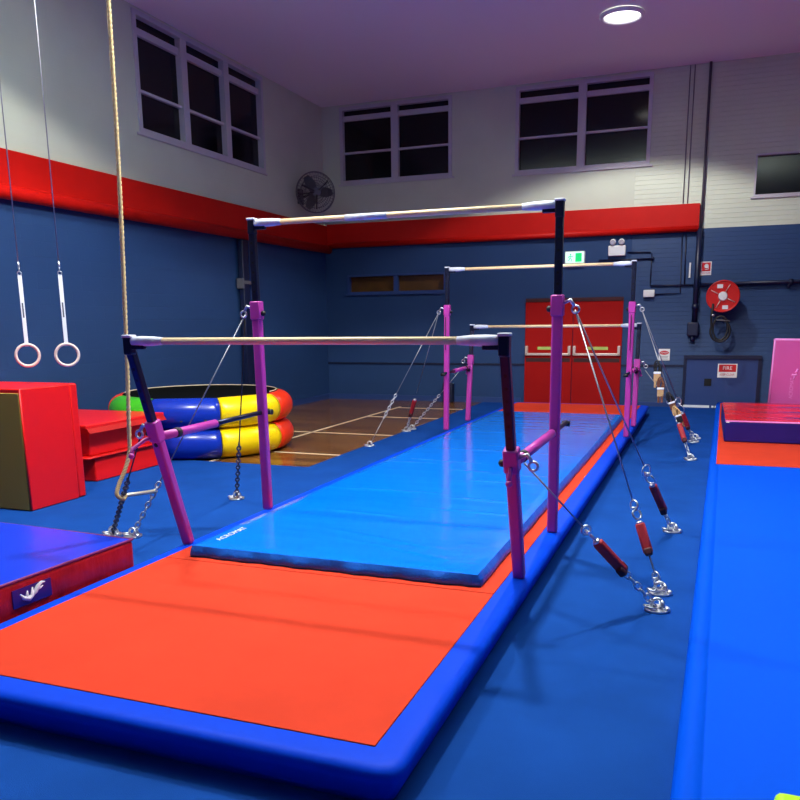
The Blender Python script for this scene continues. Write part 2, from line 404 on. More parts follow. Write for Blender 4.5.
r = thing('wall_conduit', (1.2, YB-.02, 0), 'thin navy conduit lines with bends right of the emergency light', 'conduit')
def cond(pts, rr=.012): return MB().tube([(x, YB-.02, z) for x, z in pts], rr, 6).build('conduit_run', M_navy, r)
cond([(.64, 3.02), (1.08, 3.0)]); cond([(.1, 2.88), (1.12, 2.88)], .016)
cond([(1.10, 2.98), (1.10, 2.40)]); cond([(1.10, 2.37), (1.9, 2.36)], .018); cond([(1.64, 3.30), (1.66, 2.22), (1.20, 2.20)])
cond([(1.71, 3.30), (1.73, 2.38)])
MB().ball((1.12, YB-.03, 2.88), .035).build('junction', M_navy, r)
r = thing('wall_conduit', (1.7, YB-.02, 3.9), 'pair of thin pale conduits running up the white wall above the red band', 'conduit')
for xx in (1.62, 1.70): MB().tube([(xx, YB-.02, 3.87), (xx, YB-.02, 6.29)], .010, 6).build('conduit_run', mat('grey conduit', srgb(120, 116, 126), .5), r)
r = thing('water_pipe', (2.9, YB-.05, 2.37), 'dark horizontal water pipe feeding the fire hose reel', 'pipe')
MB().tube([(2.03, YB-.06, 2.36), (5.2, YB-.06, 2.40)], .035, 10).build('pipe', M_navy, r)
MB().tube([(3.55, YB-.06, 2.375), (3.62, YB-.06, 2.375)], .055, 10).build('pipe_joint', M_navy, r)
MB().tube([(3.58, YB-.06, 2.36), (3.54, YB-.06, 2.27)], .025, 8).build('tap', M_navy, r)
r = thing('downpipe', (XL+.1, 8.6, 0), 'dark navy rectangular downpipe on the left wall behind the purple bar post', 'pipe')
MB().box(XL+.05, XL+.15, 8.36, 8.56, .0, 3.22, .01).build('pipe', M_navy, r)
MB().tube([(XL+.08, 8.74, 0), (XL+.08, 8.74, 3.22)], .05, 10).build('side_pipe', M_bluepaint, r)
b = MB(); b.box(XL+.03, XL+.16, 8.32, 8.84, 2.44, 2.50); b.box(XL+.03, XL+.17, 8.31, 8.35, 2.36, 2.54); b.build('pipe_clamp', M_greyf, r)

tag(MB().box(.98, 1.19, YB-.07, YB, 2.15, 2.29, .012).build('junction_box', M_white), 'small white junction box on navy boards below the emergency light', 'junction box')
tag(MB().box(-3.1, -2.88, YB-.2, YB-.03, .0, .42, .02).build('storage_box', mat('dark navy plastic', srgb(12, 20, 52), .5)), 'small dark box on the wooden floor at the foot of the back wall', 'box')

# ------------------------------------------------------------------ signs and safety fittings
r = thing('exit_sign', (-.365, YB-.1, 2.95), 'green and white illuminated exit sign above the red double door', 'sign')
MB().box(-.56, -.17, YB-.11, YB, 2.83, 3.07, .01).build('housing', M_white, r)
MB().box(-.54, -.19, YB-.118, YB-.11, 2.85, 3.05).build('sign_face', M_exitw, r)
MB().box(-.35, -.225, YB-.122, YB-.118, 2.865, 3.035).build('door_symbol', M_green, r)
b = MB(); X, Z = -.445, 2.95
b.tube([(X, YB-.121, Z+.058), (X, YB-.123, Z+.058)], .017, 10)
for pts in ([(X, Z+.035), (X-.012, Z-.015)], [(X-.012, Z-.015), (X+.025, Z-.035), (X+.018, Z-.075)], [(X-.012, Z-.015), (X-.025, Z-.05), (X-.055, Z-.055)], [(X, Z+.03), (X+.035, Z+.008), (X+.05, Z+.025)], [(X, Z+.03), (X-.035, Z+.018), (X-.045, Z-.008)]):
    b.tube([(x, YB-.121, z) for x, z in pts], .008, 6)
b.build('running_figure', M_green, r)

r = thing('emergency_light', (.45, YB-.05, 3.06), 'white twin-headed emergency light under the red band', 'emergency light')
MB().box(.28, .61, YB-.10, YB, 2.95, 3.15, .015).build('housing', M_white, r)
for xx in (.365, .53):
    h_ = MB().ball((xx, YB-.09, 3.215), .06, 14, (1, .8, 1)).build('lamp_head', M_white, r)
    MB().disc((xx, YB-.135, 3.21), (0, -1, -.2), .045, .008).build('lens', M_frame, h_)
    MB().tube([(xx, YB-.07, 3.14), (xx, YB-.07, 3.18)], .018, 8).build('neck', M_white, h_)

def sign_board(name, x0, x1, z0, z1, m_, label, y=YB-.012):
    o = MB().box(x0, x1, y, YB-.001, z0, z1).build(name, m_, root=((x0+x1)/2, y, (z0+z1)/2))
    return tag(o, label, 'sign')
s = sign_board('fire_sign', 2.01, 2.20, 2.54, 2.79, M_white, 'small red and white fire hose sign beside the navy downpipe')
MB().box(2.028, 2.182, YB-.016, YB-.012, 2.612, 2.772).build('red_field', M_signred, s)
b = MB(); b.torus((2.11, YB-.018, 2.705), (0, 1, 0), .03, .012, 18, 6); b.disc((2.11, YB-.016, 2.705), (0, -1, 0), .02, .004); b.tube([(2.14, YB-.018, 2.70), (2.145, YB-.018, 2.65), (2.09, YB-.018, 2.64)], .008, 6); b.build('reel_symbol', M_white, s)
text_part('lettering', 'FIRE HOSE', .042, basis((2.105, YB-.014, 2.578), (1, 0, 0), (0, 0, 1)), M_signred, s, sx=.8)
s = sign_board('warning_sign', 1.325, 1.535, .925, 1.15, M_white, 'white square warning sign with a red oval, behind the hanging hand grips')
o = MB(); t = [(1.43+.085*math.cos(a), YB-.015, 1.075+.04*math.sin(a)) for a in [2*PI*k/24 for k in range(24)]]
o._f([o.b.verts.new(V(p)) for p in t]); e_ = bmesh.ops.extrude_face_region(o.b, geom=o.b.faces[:]); bmesh.ops.translate(o.b, verts=[v for v in e_['geom'] if isinstance(v, bmesh.types.BMVert)], vec=(0, .003, 0))
ov = o.build('red_oval', M_signred, s)
text_part('lettering', 'DANGER', .04, basis((1.43, YB-.017, 1.075), (1, 0, 0), (0, 0, 1)), M_white, s, sx=.8)
for k, w_ in enumerate((.08, .07, .075)): MB().box(1.43-w_, 1.43+w_, YB-.014, YB-.012, .945+k*.028, .953+k*.028).build('text_line', M_greyf, s)
s = sign_board('fire_door_sign', 2.43, 2.78, .605, .87, M_white, 'red and white sign with two lines of lettering on the blue panel door', YB-.045)
MB().box(2.45, 2.76, YB-.049, YB-.045, .715, .855).build('red_field', M_signred, s)
text_part('lettering', 'FIRE', .095, basis((2.605, YB-.05, .785), (1, 0, 0), (0, 0, 1)), M_white, s)
text_part('lettering', 'KEEP CLEAR', .058, basis((2.605, YB-.047, .66), (1, 0, 0), (0, 0, 1)), M_signred, s, sx=.85)

# fire hose reel
RC = V((2.43, 11.72, 2.13))
r = thing('fire_hose_reel', (2.43, YB, 2.13), 'red fire hose reel with coiled black hose on the back wall', 'fire hose reel')
dsc = MB(); dsc.disc(RC+V((0, -.10, 0)), (0, 1, 0), .285, .012, 40); dsc.torus(RC+V((0, -.10, 0)), (0, 1, 0), .28, .014, 40, 8); fd = dsc.build('reel_disc', M_reel, r)
for k in range(4):
    a = PI/4+k*PI/2+.3
    MB().tube([RC+V((math.cos(a)*.09, -.112, math.sin(a)*.09)), RC+V((math.cos(a)*.24, -.112, math.sin(a)*.24))], .009, 6).build('spoke_rib', M_push, fd)
MB().disc(RC+V((0, -.10, 0)), (0, -1, 0), .085, .03, 24, .07).build('hub', M_white, r)
for dx, dz in ((-.06, .18), (.05, -.2)): MB().box(RC.x+dx-.05, RC.x+dx+.05, RC.y-.106, RC.y-.10, RC.z+dz-.035, RC.z+dz+.035).build('sticker', M_white, fd)
b = MB()
for k in range(7): b.torus(RC+V((0, -.08+k*.03, 0)), (0, 1, 0), .235, .018, 36, 8)
b.build('hose_coil', M_hose, r)
MB().disc(RC+V((0, .125, 0)), (0, 1, 0), .285, .012, 40).build('back_disc', M_reel, r)
MB().tube([RC+V((0, -.08, 0)), (RC.x, YB, RC.z)], .04, 12).build('axle', M_steel, r)
b = MB(); pts = [V((2.27, 11.6, 2.0)), V((2.25, 11.6, 1.75))]+[V((2.42+.17*math.cos(a), 11.62, 1.50+.2*math.sin(a))) for a in [2.7+k*.33 for k in range(17)]]
b.tube(pts, .020, 8); b.tube([V((2.42, 11.63, 1.55))+V((.13*math.cos(a), 0, .22*math.sin(a))) for a in [k*.4 for k in range(16)]], .02, 8, closed=True); b.build('hanging_hose', M_hose, r)
MB().tube([(2.30, 11.6, 1.78), (2.26, 11.58, 1.79)], .018, 8).build('nozzle', M_steel, r)
b = MB(); b.tube([(2.44, YB, 1.69), (2.44, 11.6, 1.69)], .014, 8); b.tube([(2.34, 11.6, 1.70), (2.58, 11.6, 1.68)], .012, 8); b.build('hose_guide', M_greyf, r)

# wall fan in the corner
FC = V((-5.475, 10.8, 4.345)); FD = V((.62, -.78, -.08)).normalized()
r = thing('wall_fan', (XL, 11.0, 4.2), 'grey caged wall fan in the back left corner above the red band', 'fan')
fx, fy = frame_for(FD)
b = MB()
for k, (R, dd) in enumerate(((.40, 0), (.39, .06), (.39, -.06), (.31, .09), (.22, .105), (.13, .11), (.30, -.10), (.2, -.12))): b.torus(FC+FD*dd, FD, R, .006 if k else .011, 40, 6)
for k in range(40):
    a = 2*PI*k/40; e = fx*math.cos(a)+fy*math.sin(a)
    b.tube([FC+FD*.11+e*.08, FC+FD*.085+e*.32, FC+e*.40, FC-FD*.09+e*.32, FC-FD*.12+e*.08], .0035, 4)
b.disc(FC+FD*.105, FD, .09, .01, 20)
b.build('guard_cage', M_greyf, r)
for k in range(3):
    a = 1.1+2*PI*k/3; e = fx*math.cos(a)+fy*math.sin(a); p = e.cross(FD)
    bl = MB(); n = 8; top = []
    for sgn in (1,):
        A = []; Bv = []
        for i in range(n+1):
            t_ = i/n; rr = .06+.30*t_; w_ = .04+.06*math.sin(PI*min(1, t_*.8+.15))
            A.append(bl.b.verts.new(FC+e*rr+p*w_+FD*.025)); Bv.append(bl.b.verts.new(FC+e*rr-p*w_-FD*.03))
        for i in range(n): bl._f([A[i], A[i+1], Bv[i+1], Bv[i]], True)
    bmesh.ops.solidify(bl.b, geom=bl.b.faces[:], thickness=.004)
    bl.build('fan_blade', mat('pale grey fan blade', srgb(104, 102, 110), .5), r)
MB().tube([FC+FD*.05, FC-FD*.13, FC-FD*.16], .075, 16, rad=[.05, .08, .05]).build('motor', M_fand, r)
fr_ = V((0, 0, 1)).cross(FD).normalized(); fu_ = FD.cross(fr_)
for a in (-PI/2, .75, 2.75, 3.3):
    e = fr_*math.cos(a)+fu_*math.sin(a); MB().tube([FC+FD*.12+e*.05, FC+FD*.10+e*(.33 if a < 3 else .36)], .016, 6).build('guard_stay', M_fand, r)
b = MB(); q = FC-FD*.14; b.tube([q, V((XL+.1, q.y+.05, q.z-.05)), V((XL, q.y+.05, q.z-.05))], .022, 8); b.box(XL, XL+.03, q.y-.06, q.y+.16, q.z-.2, q.z+.1); b.build('wall_bracket', M_fand, r)

# flush round ceiling lamp
r = thing('ceiling_lamp', (.7, 9.0, ZC), 'round flush lamp on the white ceiling over the far bars', 'ceiling lamp')
b = MB(); b.torus((.7, 9.0, ZC-.04), (0, 0, 1), .3, .035, 32, 8); b.build('rim', M_white, r)
MB().disc((.7, 9.0, ZC-.02), (0, 0, -1), .29, .02, 32).build('lens', M_lamp, r)

# ------------------------------------------------------------------ orange foam platform
PZ = .18
r = thing('foam_platform', (0, 4, 0), 'long orange carpeted foam platform with rounded royal blue rim under both sets of bars', 'platform')
y0, y1, ow, iw = -2.30, 10.62, 1.285, 1.14; owl = 1.248
b = MB()
prof = [(.06, 0), (.036, .05), (.014, .11), (.0, .145), (.006, .162), (.022, .176), (.05, .181), (.145, .181)]   # (inset, height)
rings = []
for ins, z in prof:
    c = []
    X, Xl, Ya, Yb_ = ow-ins, owl-ins*.75, y0+ins, y1-ins
    rad = max(.02, .09-ins*.5)
    for (cx, cy, a0) in ((X-rad, Ya+rad, -PI/2), (X-rad, Yb_-rad, 0), (-Xl+rad, Yb_-rad, PI/2), (-Xl+rad, Ya+rad, PI)):
        for k in range(5): c.append(b.b.verts.new((cx+rad*math.cos(a0+k*PI/8), cy+rad*math.sin(a0+k*PI/8), z)))
    rings.append(c)
for i in range(len(rings)-1):
    n = len(rings[i])
    for k in range(n): b._f([rings[i][k], rings[i][(k+1) % n], rings[i+1][(k+1) % n], rings[i+1][k]], True)
b._f(rings[-1]); b._f(rings[0][::-1])
b.build('rim', M_rim, r)
ys = [y0+.143, -.365, 2.6, 5.6, 8.62, y1-.143]
for i in range(len(ys)-1):
    MB().box(-iw, iw, ys[i]+.004, ys[i+1]-.004, PZ-.01, PZ+.006, .003, 1).build('top_panel', M_orange, r)
TOP = PZ+.006

# light blue landing mat
r = thing('landing_mat', (0, 4, TOP), 'long glossy light blue landing mat lying under the bars', 'mat')
mx0, mx1, my0, my1, mz = -.98, 1.02, -.28, 8.25, .272
b = MB(); t = bmesh.new(); bmesh.ops.create_grid(t, x_segments=40, y_segments=620, size=.5)
rnd = [(-.3, 1.75, .5, .02), (.55, 1.62, .35, -.05), (.5, 1.2, .4, -.04), (.2, .25, .45, -.28), (.35, .05, .4, -.3), (.5, 2.4, .4, .03), (-.2, .9, .3, -.1), (.6, .75, .3, -.06)]+[(random.uniform(-.9, .9), random.uniform(2.5, 8), random.uniform(.2, .6), random.uniform(-.1, .1)) for _ in range(14)]
for v in t.verts:
    x, y = (mx0+mx1)/2+v.co.x*(mx1-mx0), (my0+my1)/2+v.co.y*(my1-my0)
    ed = min(x-mx0, mx1-x, y-my0, my1-y)
    z = mz-.012*math.exp(-ed/.03)
    if ed > .05:
        for (a, c, w_, s_) in rnd:
            dx, dy = x-a, y-c-s_*(x-a)
            z += (.0045*math.exp(-(dx/w_)**4-(dy/.022)**2)) if abs(dy) < .07 else 0
    v.co = V((x, y, z))
b.merge(t, smooth=True); b.build('top_cover', M_sky, r)
b = MB(); n = 60
def ring(z, off):
    out = []
    for (xa, ya, xb, yb, cnt) in ((mx0, my0, mx1, my0, 40), (mx1, my0, mx1, my1, 120), (mx1, my1, mx0, my1, 40), (mx0, my1, mx0, my0, 120)):
        for k in range(cnt):
            t_ = k/cnt; x, y = xa+(xb-xa)*t_, ya+(yb-ya)*t_
            nx, ny = (0, -1) if ya == yb == my0 else (1, 0) if xa == xb == mx1 else (0, 1) if ya == yb else (-1, 0)
            w_ = off*(1+(.5 if ny == -1 else .12)*math.sin(x*23+y*3)*math.sin(x*9.1-y*7.3+1))
            out.append(b.b.verts.new((x+nx*w_, y+ny*w_, z)))
    return out
R_ = [ring(TOP, .020), ring(TOP+.018, .024), ring(TOP+.045, .016), ring(mz-.02, .004), ring(mz-.012, 0)]
for i in range(4):
    m_ = len(R_[0])
    for k in range(m_): b._f([R_[i][k], R_[i][(k+1) % m_], R_[i+1][(k+1) % m_], R_[i+1][k]], True)
b._f(R_[0][::-1])
b.build('side_panel', M_skyside, r)
text_part('lettering', 'ACROMAT', .068, basis((-.862, .03, mz+.0015), (0, 1, 0), (-1, 0, 0)), M_white, r, ext=.0008, sx=1.1)

# ------------------------------------------------------------------ uneven bars
def cable(root, P0, P1, secs, wire=M_cable, hang=None):
    """tensioned cable from post to floor; secs = list of (kind, t0, t1)"""
    P0, P1 = V(P0), V(P1); at = lambda t: P0.lerp(P1, t); u = (P1-P0).normalized()
    w = MB(); t_end = [s_ for s_ in secs if s_[0] == 'wire']
    for _, a, c in t_end: w.tube([at(a), at(c)], .006, 6)
    co = w.build('cable', wire, root)
    x, y = frame_for(u)
    for kind, a, c in secs:
        if kind == 'wire': continue
        p, q = at(a), at(c); mid = (p+q)/2; L = (q-p).length
        b = MB()
        if kind == 'shackle':
            b.torus(p.lerp(q, .25), x, L*.28, .007, 14, 6); b.torus(p.lerp(q, .75), y, L*.28, .007, 14, 6); b.tube([p.lerp(q, .4)-x*.03, p.lerp(q, .4)+x*.03], .01, 8)
            b.build('shackle', M_steel, co)
        elif kind == 'sleeve':
            b.obox(p, q, .062, .048, .014, 2); b.build('tensioner_sleeve', M_sleeve, co)
            f_ = MB(); f_.obox(p.lerp(q, .82), p.lerp(q, 1.06), .05, .085, .012, 2); f_.build('sleeve_flap', mat('dark brown webbing', srgb(74, 20, 28), .7), co)
            s_ = MB(); s_.obox(p.lerp(q, -.06), p.lerp(q, .04), .042, .042, .008, 1); s_.build('buckle', M_steel, co)
        elif kind in ('chain', 'darkchain'):
            b.chain(p, q, .062 if kind == 'chain' else .055, .036, .0075); b.build('chain', M_steel if kind == 'chain' else M_dkchain, co)
    b = MB(); z0 = .012; c = V((P1.x, P1.y, z0))
    b.disc(c, (0, 0, 1), .075, .014, 20); b.torus(c+V((0, 0, .04)), (0, 1, 0), .033, .010, 14, 6); b.torus(c+V((.03, .01, .03)), (1, .4, .3), .035, .009, 12, 6); b.torus(c+V((-.04, -.02, .022)), (.2, .2, 1), .035, .008, 12, 6)
    b.ball((c.x+.06, c.y-.02, z0+.015), .02, 8)
    b.build('floor_anchor', M_steel, co)
    return co

def upright(root, foot, top, zsplit, side, knob=0, slot=False, ext_m=M_ext):
    """post: purple lower tube up to zsplit, navy drilled tube above"""
    foot, top = V(foot), V(top); d = (top-foot).normalized(); S = foot+d*((zsplit-foot.z)/d.z)
    u = MB(); u.obox(foot, S, .074, .066, .016, 3)
    u = u.build('upright', M_purple, root)
    MB().obox(S-d*.1, top+d*.02, .054, .050, .008, 2).build('extension_tube', ext_m, u)
    yv = V((0, -1, 0)); yv = (yv-d*yv.dot(d)).normalized()
    L = (top-S).length; n_ = int((L-.1)/.075)
    for i in range(n_):
        MB().disc(S+d*(.08+i*.075)+yv*.0235, yv, .010, .003, 10).build('pin_hole', M_hole, u)
    cl = MB(); cl.obox(S-d*.14, S+d*.006, .088, .080, .008, 1); cl.build('clamp_head', M_purple, u)
    MB().disc(S-d*.09-yv*-.04*(-1), yv*-1 if False else V((0, -1, 0)), .032, .045, 14, .028).build('locking_knob', M_black, u)
    MB().ball(S-d*.09+V(((knob or -side)*.058, 0, 0)), .022, 10).build('side_knob', M_black, u)
    if slot: MB().box(foot.x-.005, foot.x+.005, foot.y-.0365, foot.y-.030, zsplit-.62, zsplit-.16).build('height_slot', M_hole, u)
    br = MB(); e = S-d*.05+V((side*.04, 0, 0)); br.tube([e, e+V((side*.05, 0, .02)), e+V((side*.075, 0, -.02))], .012, 8); br.torus(e+V((side*.085, 0, -.045)), (0, 1, 0), .026, .008, 14, 6); br.build('cable_eye', M_steel, u)
    return u

def rail(root, A, B, tapes):
    A, B = V(A), V(B); u = (B-A).normalized()
    ro = MB().tube([A+u*.16, B-u*.16], .0215, 16).build('rail', M_bar, root)
    for P, s_ in ((A, 1), (B, -1)):
        e = MB(); e.tube([P+u*s_*.03, P+u*s_*.10, P+u*s_*.18, P+u*s_*.26], .026, 14, rad=[.030, .032, .030, .023]); e.build('end_sleeve', M_chalk, ro)
        f = MB(); f.box(P.x-.030, P.x+.030, P.y-.030, P.y+.030, P.z-.085, P.z+.032, .01); f.box(min(P.x, P.x+s_*.12), max(P.x, P.x+s_*.12), P.y-.018, P.y+.018, P.z-.05, P.z-.012, .006); f.build('end_fitting', M_ext, ro)
        MB().box(P.x-.034, P.x+.034, P.y-.034, P.y+.034, P.z+.022, P.z+.04, .006).build('end_cap', M_chalk, ro)
    for t0, t1 in tapes: MB().tube([A.lerp(B, t0), A.lerp(B, t1)], .0235, 16).build('tape_wrap', M_chalk, ro)
    return ro

def strut(root, x, y0, z0, y1, z1, ysplit, hdir, side):
    P0, P1 = V((x, y0, z0)), V((x, y1, z1)); t = (ysplit-y0)/(y1-y0)
    o = MB().tube([P0, P0.lerp(P1, t)], .030, 14).build('spreader_strut', M_purple, root)
    MB().tube([P0.lerp(P1, t-.08), P1], .019, 10).build('inner_rod', M_ext, o)
    MB().tube([P0.lerp(P1, .13), P0.lerp(P1, .16)], .036, 14).build('black_band', M_black, o)
    MB().ball(P0+V((0, 0, -.045)), .028, 10).build('knob', M_black, o)
    MB().disc(P1+V((-side*.03, 0, -.01)), (side, 0, 0), .022, .06, 10).build('end_knob', M_black, o)
    b = MB(); q = [P0]+[P0+V(h_) for h_ in hdir]; b.tube(q, .013, 8); b.ball(q[-1], .02, 8); b.build('lever_handle', M_purple, o)
    return o

def make_bars(label, a, yl, yl_t, zl, yh, yh_t, zh, zsp_low, zsp_high, base, cables, struts, tapes_h=(), tapes_l=()):
    r = thing('uneven_bars', (0, (yl+yh)/2, base), label, 'uneven bars')
    for s_ in (-1, 1):
        upright(r, (s_*a, yl, base), (s_*a, yl_t, zl-.03), zsp_low[0 if s_ < 0 else 1], s_, -1)
        upright(r, (s_*a, yh, base), (s_*a, yh_t, zh-.03), zsp_high, s_, 0, True)
    rail(r, (-a, yl_t, zl), (a, yl_t, zl), tapes_l)
    rail(r, (-a, yh_t, zh), (a, yh_t, zh), tapes_h)
    for st in struts: strut(r, *st)
    for c in cables: cable(r, *c)
    return r

BZ = PZ+.001
a = 1.21
hr, lr = (1.33, 1.11, 1.80), (1.28, -.25, .94)
hl, ll = (-1.33, 1.11, 1.80), (-1.33, -.27, 1.03)
near = make_bars('nearer set of purple uneven bars, its low bar towards the camera', a, 0, -.48, 1.63, 1.13, 1.08, 2.505, (1.10, 1.02), 1.90, BZ,
    [(hr, (2.02, .47, .03), [('wire', 0, .70), ('shackle', .70, .76), ('sleeve', .775, .878), ('wire', .878, .95), ('shackle', .94, .99)]),
     (lr, (2.02, .15, .03), [('wire', 0, .43), ('shackle', .43, .51), ('sleeve', .53, .735), ('chain', .745, .99)]),
     (hr, (2.03, 2.08, .03), [('wire', 0, .68), ('shackle', .68, .76), ('sleeve', .77, .90), ('chain', .905, .99)]),
     (hl, (-2.14, .52, .03), [('wire', 0, .76), ('chain', .76, .99)]),
     (ll, (-2.33, .50, .03), [('wire', 0, .42), ('darkchain', .42, .99)], M_black),
     (hl, (-2.10, 2.04, .03), [('wire', 0, .66), ('darkchain', .66, .99)], M_black)],
    [(-1.21, -.27, .99, 1.22, 1.01, .42, [(-.05, -.06, -.01), (-.08, -.16, -.06), (-.06, -.20, -.10)], -1),
     (1.21, -.24, .93, 1.62, .945, 1.0, [(.0, -.05, -.02), (.0, -.09, -.10)], 1)],
    tapes_h=[(.335, .475)])
sp = MB(); A_, B_ = V(ll).lerp(V((-2.33, .5, .03)), .585), V(hl).lerp(V((-2.14, .52, .03)), .80)
sp.tube([A_, B_], .016, 10); sp.ball(A_, .024, 8); sp.ball(B_, .022, 8)
sp.build('spacer_rod', mat('pale steel rod', srgb(214, 206, 186), .35, metal=.5), near)

aF = 1.265
fhr, flr = (1.385, 6.38, 1.86), (1.385, 7.6, 1.0)
fhl, fll = (-1.385, 6.38, 1.86), (-1.385, 7.6, 1.02)
far = make_bars('farther set of purple uneven bars nearest the red door', aF, 7.48, 7.70, 1.64, 6.35, 6.40, 2.44, (1.2, 1.15), 1.95, BZ,
    [(fhr, (2.10, 5.73, .03), [('wire', 0, .72), ('shackle', .72, .77), ('sleeve', .775, .89), ('chain', .89, .99)]),
     (flr, (2.13, 7.60, .03), [('wire', 0, .45), ('shackle', .45, .53), ('sleeve', .55, .75), ('chain', .76, .99)]),
     (fhr, (2.11, 7.25, .03), [('wire', 0, .66), ('shackle', .66, .76), ('sleeve', .775, .89), ('chain', .89, .99)]),
     (fhl, (-2.16, 5.60, .03), [('wire', 0, .62), ('chain', .62, .80), ('wire', .80, .99)]),
     (fll, (-2.20, 7.46, .03), [('wire', 0, .45), ('chain', .45, .99)]),
     (fhl, (-2.20, 7.20, .03), [('wire', 0, .66), ('sleeve', .72, .86), ('chain', .86, .99)])],
    [(-1.265, 7.52, 1.02, 6.2, 1.0, 6.75, [(-.05, .05, -.02), (-.06, .10, -.1)], -1),
     (1.265, 7.52, 1.02, 5.9, 1.04, 6.75, [(.05, .05, -.02), (.06, .10, -.1)], 1)])

# leather hand grips hanging on the far right cable
C0, C1 = V(fhr), V((2.10, 5.73, .03))
def grips(t, dx, m1, m2, m3, label, sc=1, tilt=0):
    p = C0.lerp(C1, t); r = thing('hand_grips', p, label, 'hand grips', 'leather grips hanging on the far cable')
    R = Matrix.Translation(p+V((dx, -.05, 0))) @ Matrix.Rotation(tilt, 4, 'Y') @ Matrix.Scale(sc, 4)
    b = MB()
    for k in range(3):
        pts = [R @ V((math.cos(q)*.032+.012*(k-1), -.012*k, -.07-.025*k+math.sin(q)*.08)) for q in [2*PI*i/14 for i in range(14)]]
        b.tube(pts, .010, 6, closed=True)
    b.build('strap', m1, r)
    b = MB(); b.box(-.042, .042, -.045, -.030, -.25, -.13, .012, 2, R); b.build('palm_pad', m2, r)
    for q in (-.02, .022):
        b = MB(); b.box(q-.014, q+.014, -.043, -.031, -.33, -.24, .006, 1, R); b.build('finger_loop', m3, r)
    b = MB(); b.box(-.046, .046, -.05, -.026, -.155, -.128, .005, 1, R); b.build('buckle_band', M_strap, r)
    return r
grips(.36, -.005, M_black, M_tan, M_tan, 'tan leather hand grips hanging highest on the far right cable')
grips(.47, -.03, M_brown, M_tan, M_brown, 'tan and brown hand grips hanging below the highest tan pair', .95)
grips(.57, .0, M_black, M_brown, M_tan, 'dark brown hand grips hanging second from the bottom of the far right cable', .9, -.35)
grips(.66, .02, M_tan, M_black, M_brown, 'black and tan hand grips hanging lowest on the far right cable', .85, -.4)

# ------------------------------------------------------------------ left crash mat
r = thing('crash_mat', (-2.7, -2.2, .012), 'blue topped crash mat with dark red sides at the left edge of the orange platform', 'crash mat')
cx0, cx1, cy0, cy1, cz = -4.3, -1.26, -3.6, -.53, .349
MB().box(cx0, cx1, cy0, cy1, .012, cz-.012, .02, 2).build('side_panel', M_darkred, r)
b = MB(); t = bmesh.new(); bmesh.ops.create_grid(t, x_segments=40, y_segments=40, size=.5)
for v in t.verts:
    x, y = (cx0+cx1)/2+v.co.x*(cx1-cx0-.02), (cy0+cy1)/2+v.co.y*(cy1-cy0-.02)
    v.co = V((x, y, cz+.004*math.sin(x*3.1+y*1.7)*math.sin(y*2.3)))
b.merge(t, smooth=True)
b.box(cx0+.005, cx1-.005, cy0+.005, cy1-.005, cz-.02, cz-.006, .005, 1)
b.build('top_cover', M_crash, r)
MB().tube([(cx1-.004, cy0, cz-.006), (cx1-.004, cy1-.004, cz-.006), (cx0, cy1-.004, cz-.006)], .009, 8).build('piping', mat('pale piping', srgb(120, 30, 90), .5), r)
lab = MB().box(cx1-.001, cx1+.006, -1.50, -1.23, .19, .295).build('label', mat('navy label', srgb(34, 22, 120), .4), r)
b = MB()
def sw(pts, rr):
    b.tube([(cx1+.008, y, z) for y, z in pts], .01, 8, rad=rr)
sw([(-1.45, .262), (-1.43, .235), (-1.395, .222), (-1.37, .235), (-1.365, .28)], [.004, .012, .016, .012, .004])
sw([(-1.385, .225), (-1.345, .25), (-1.33, .275), (-1.30, .29), (-1.275, .285)], [.006, .014, .012, .009, .003])
sw([(-1.41, .225), (-1.405, .25), (-1.40, .27)], [.008, .008, .003])
sw([(-1.345, .255), (-1.31, .262), (-1.29, .268)], [.008, .007, .002])
b.build('emblem', M_strap, lab)

r.rotation_euler = (0, 0, math.radians(-2.6)); r.location = V((-1.26, -.53, .012))+Matrix.Rotation(math.radians(-2.6), 3, 'Z') @ V((-2.7+1.26, -2.2+.53, 0))

# ------------------------------------------------------------------ right floor mat, block, pink mat, lime mat
HM = .15
r = thing('floor_mat', (3.8, 4.5, .012), 'long bright blue floor mat with an orange end section along the right', 'mat')
def RX(y): return 2.176+(y+2.1)*.0188       # left edge, slightly off the room's axis
ya, yb = -4.2, 11.85
b = MB(); N_ = 24; cols = [(0, 0), (.0, .02), (.004, HM-.05), (.02, HM-.015), (.05, HM), (.098, HM), (.104, HM-.006), (.110, HM), (1.5, HM), (3.6, HM), (3.62, 0)]
rows = []
for i in range(N_+1):
    y = ya+(yb-ya)*i/N_; rows.append([b.b.verts.new((RX(y)+dx, y, .012+z*(1-.012/HM) if z else .012)) for dx, z in cols])
for i in range(N_):
    for j in range(len(cols)-1): b._f([rows[i][j], rows[i][j+1], rows[i+1][j+1], rows[i+1][j]], True)
b._f(rows[0]); b._f(rows[-1][::-1])
b.build('blue_cover', M_bmat, r)
b = MB(); o0, o1 = 4.71, 11.62
for z in (HM-.02, HM+.005):
    pass
v = [b.b.verts.new(p) for p in ((RX(o0)+.078, o0, HM-.02), (RX(o0)+3.5, o0, HM-.02), (RX(o1)+3.5, o1, HM-.02), (RX(o1)+.078, o1, HM-.02), (RX(o0)+.078, o0, HM+.005), (RX(o0)+3.5, o0, HM+.005), (RX(o1)+3.5, o1, HM+.005), (RX(o1)+.078, o1, HM+.005))]
for f in ((3, 2, 1, 0), (4, 5, 6, 7), (0, 1, 5, 4), (1, 2, 6, 5), (2, 3, 7, 6), (3, 0, 4, 7)): b._f([v[i] for i in f])
b.build('orange_panel', M_orange, r)

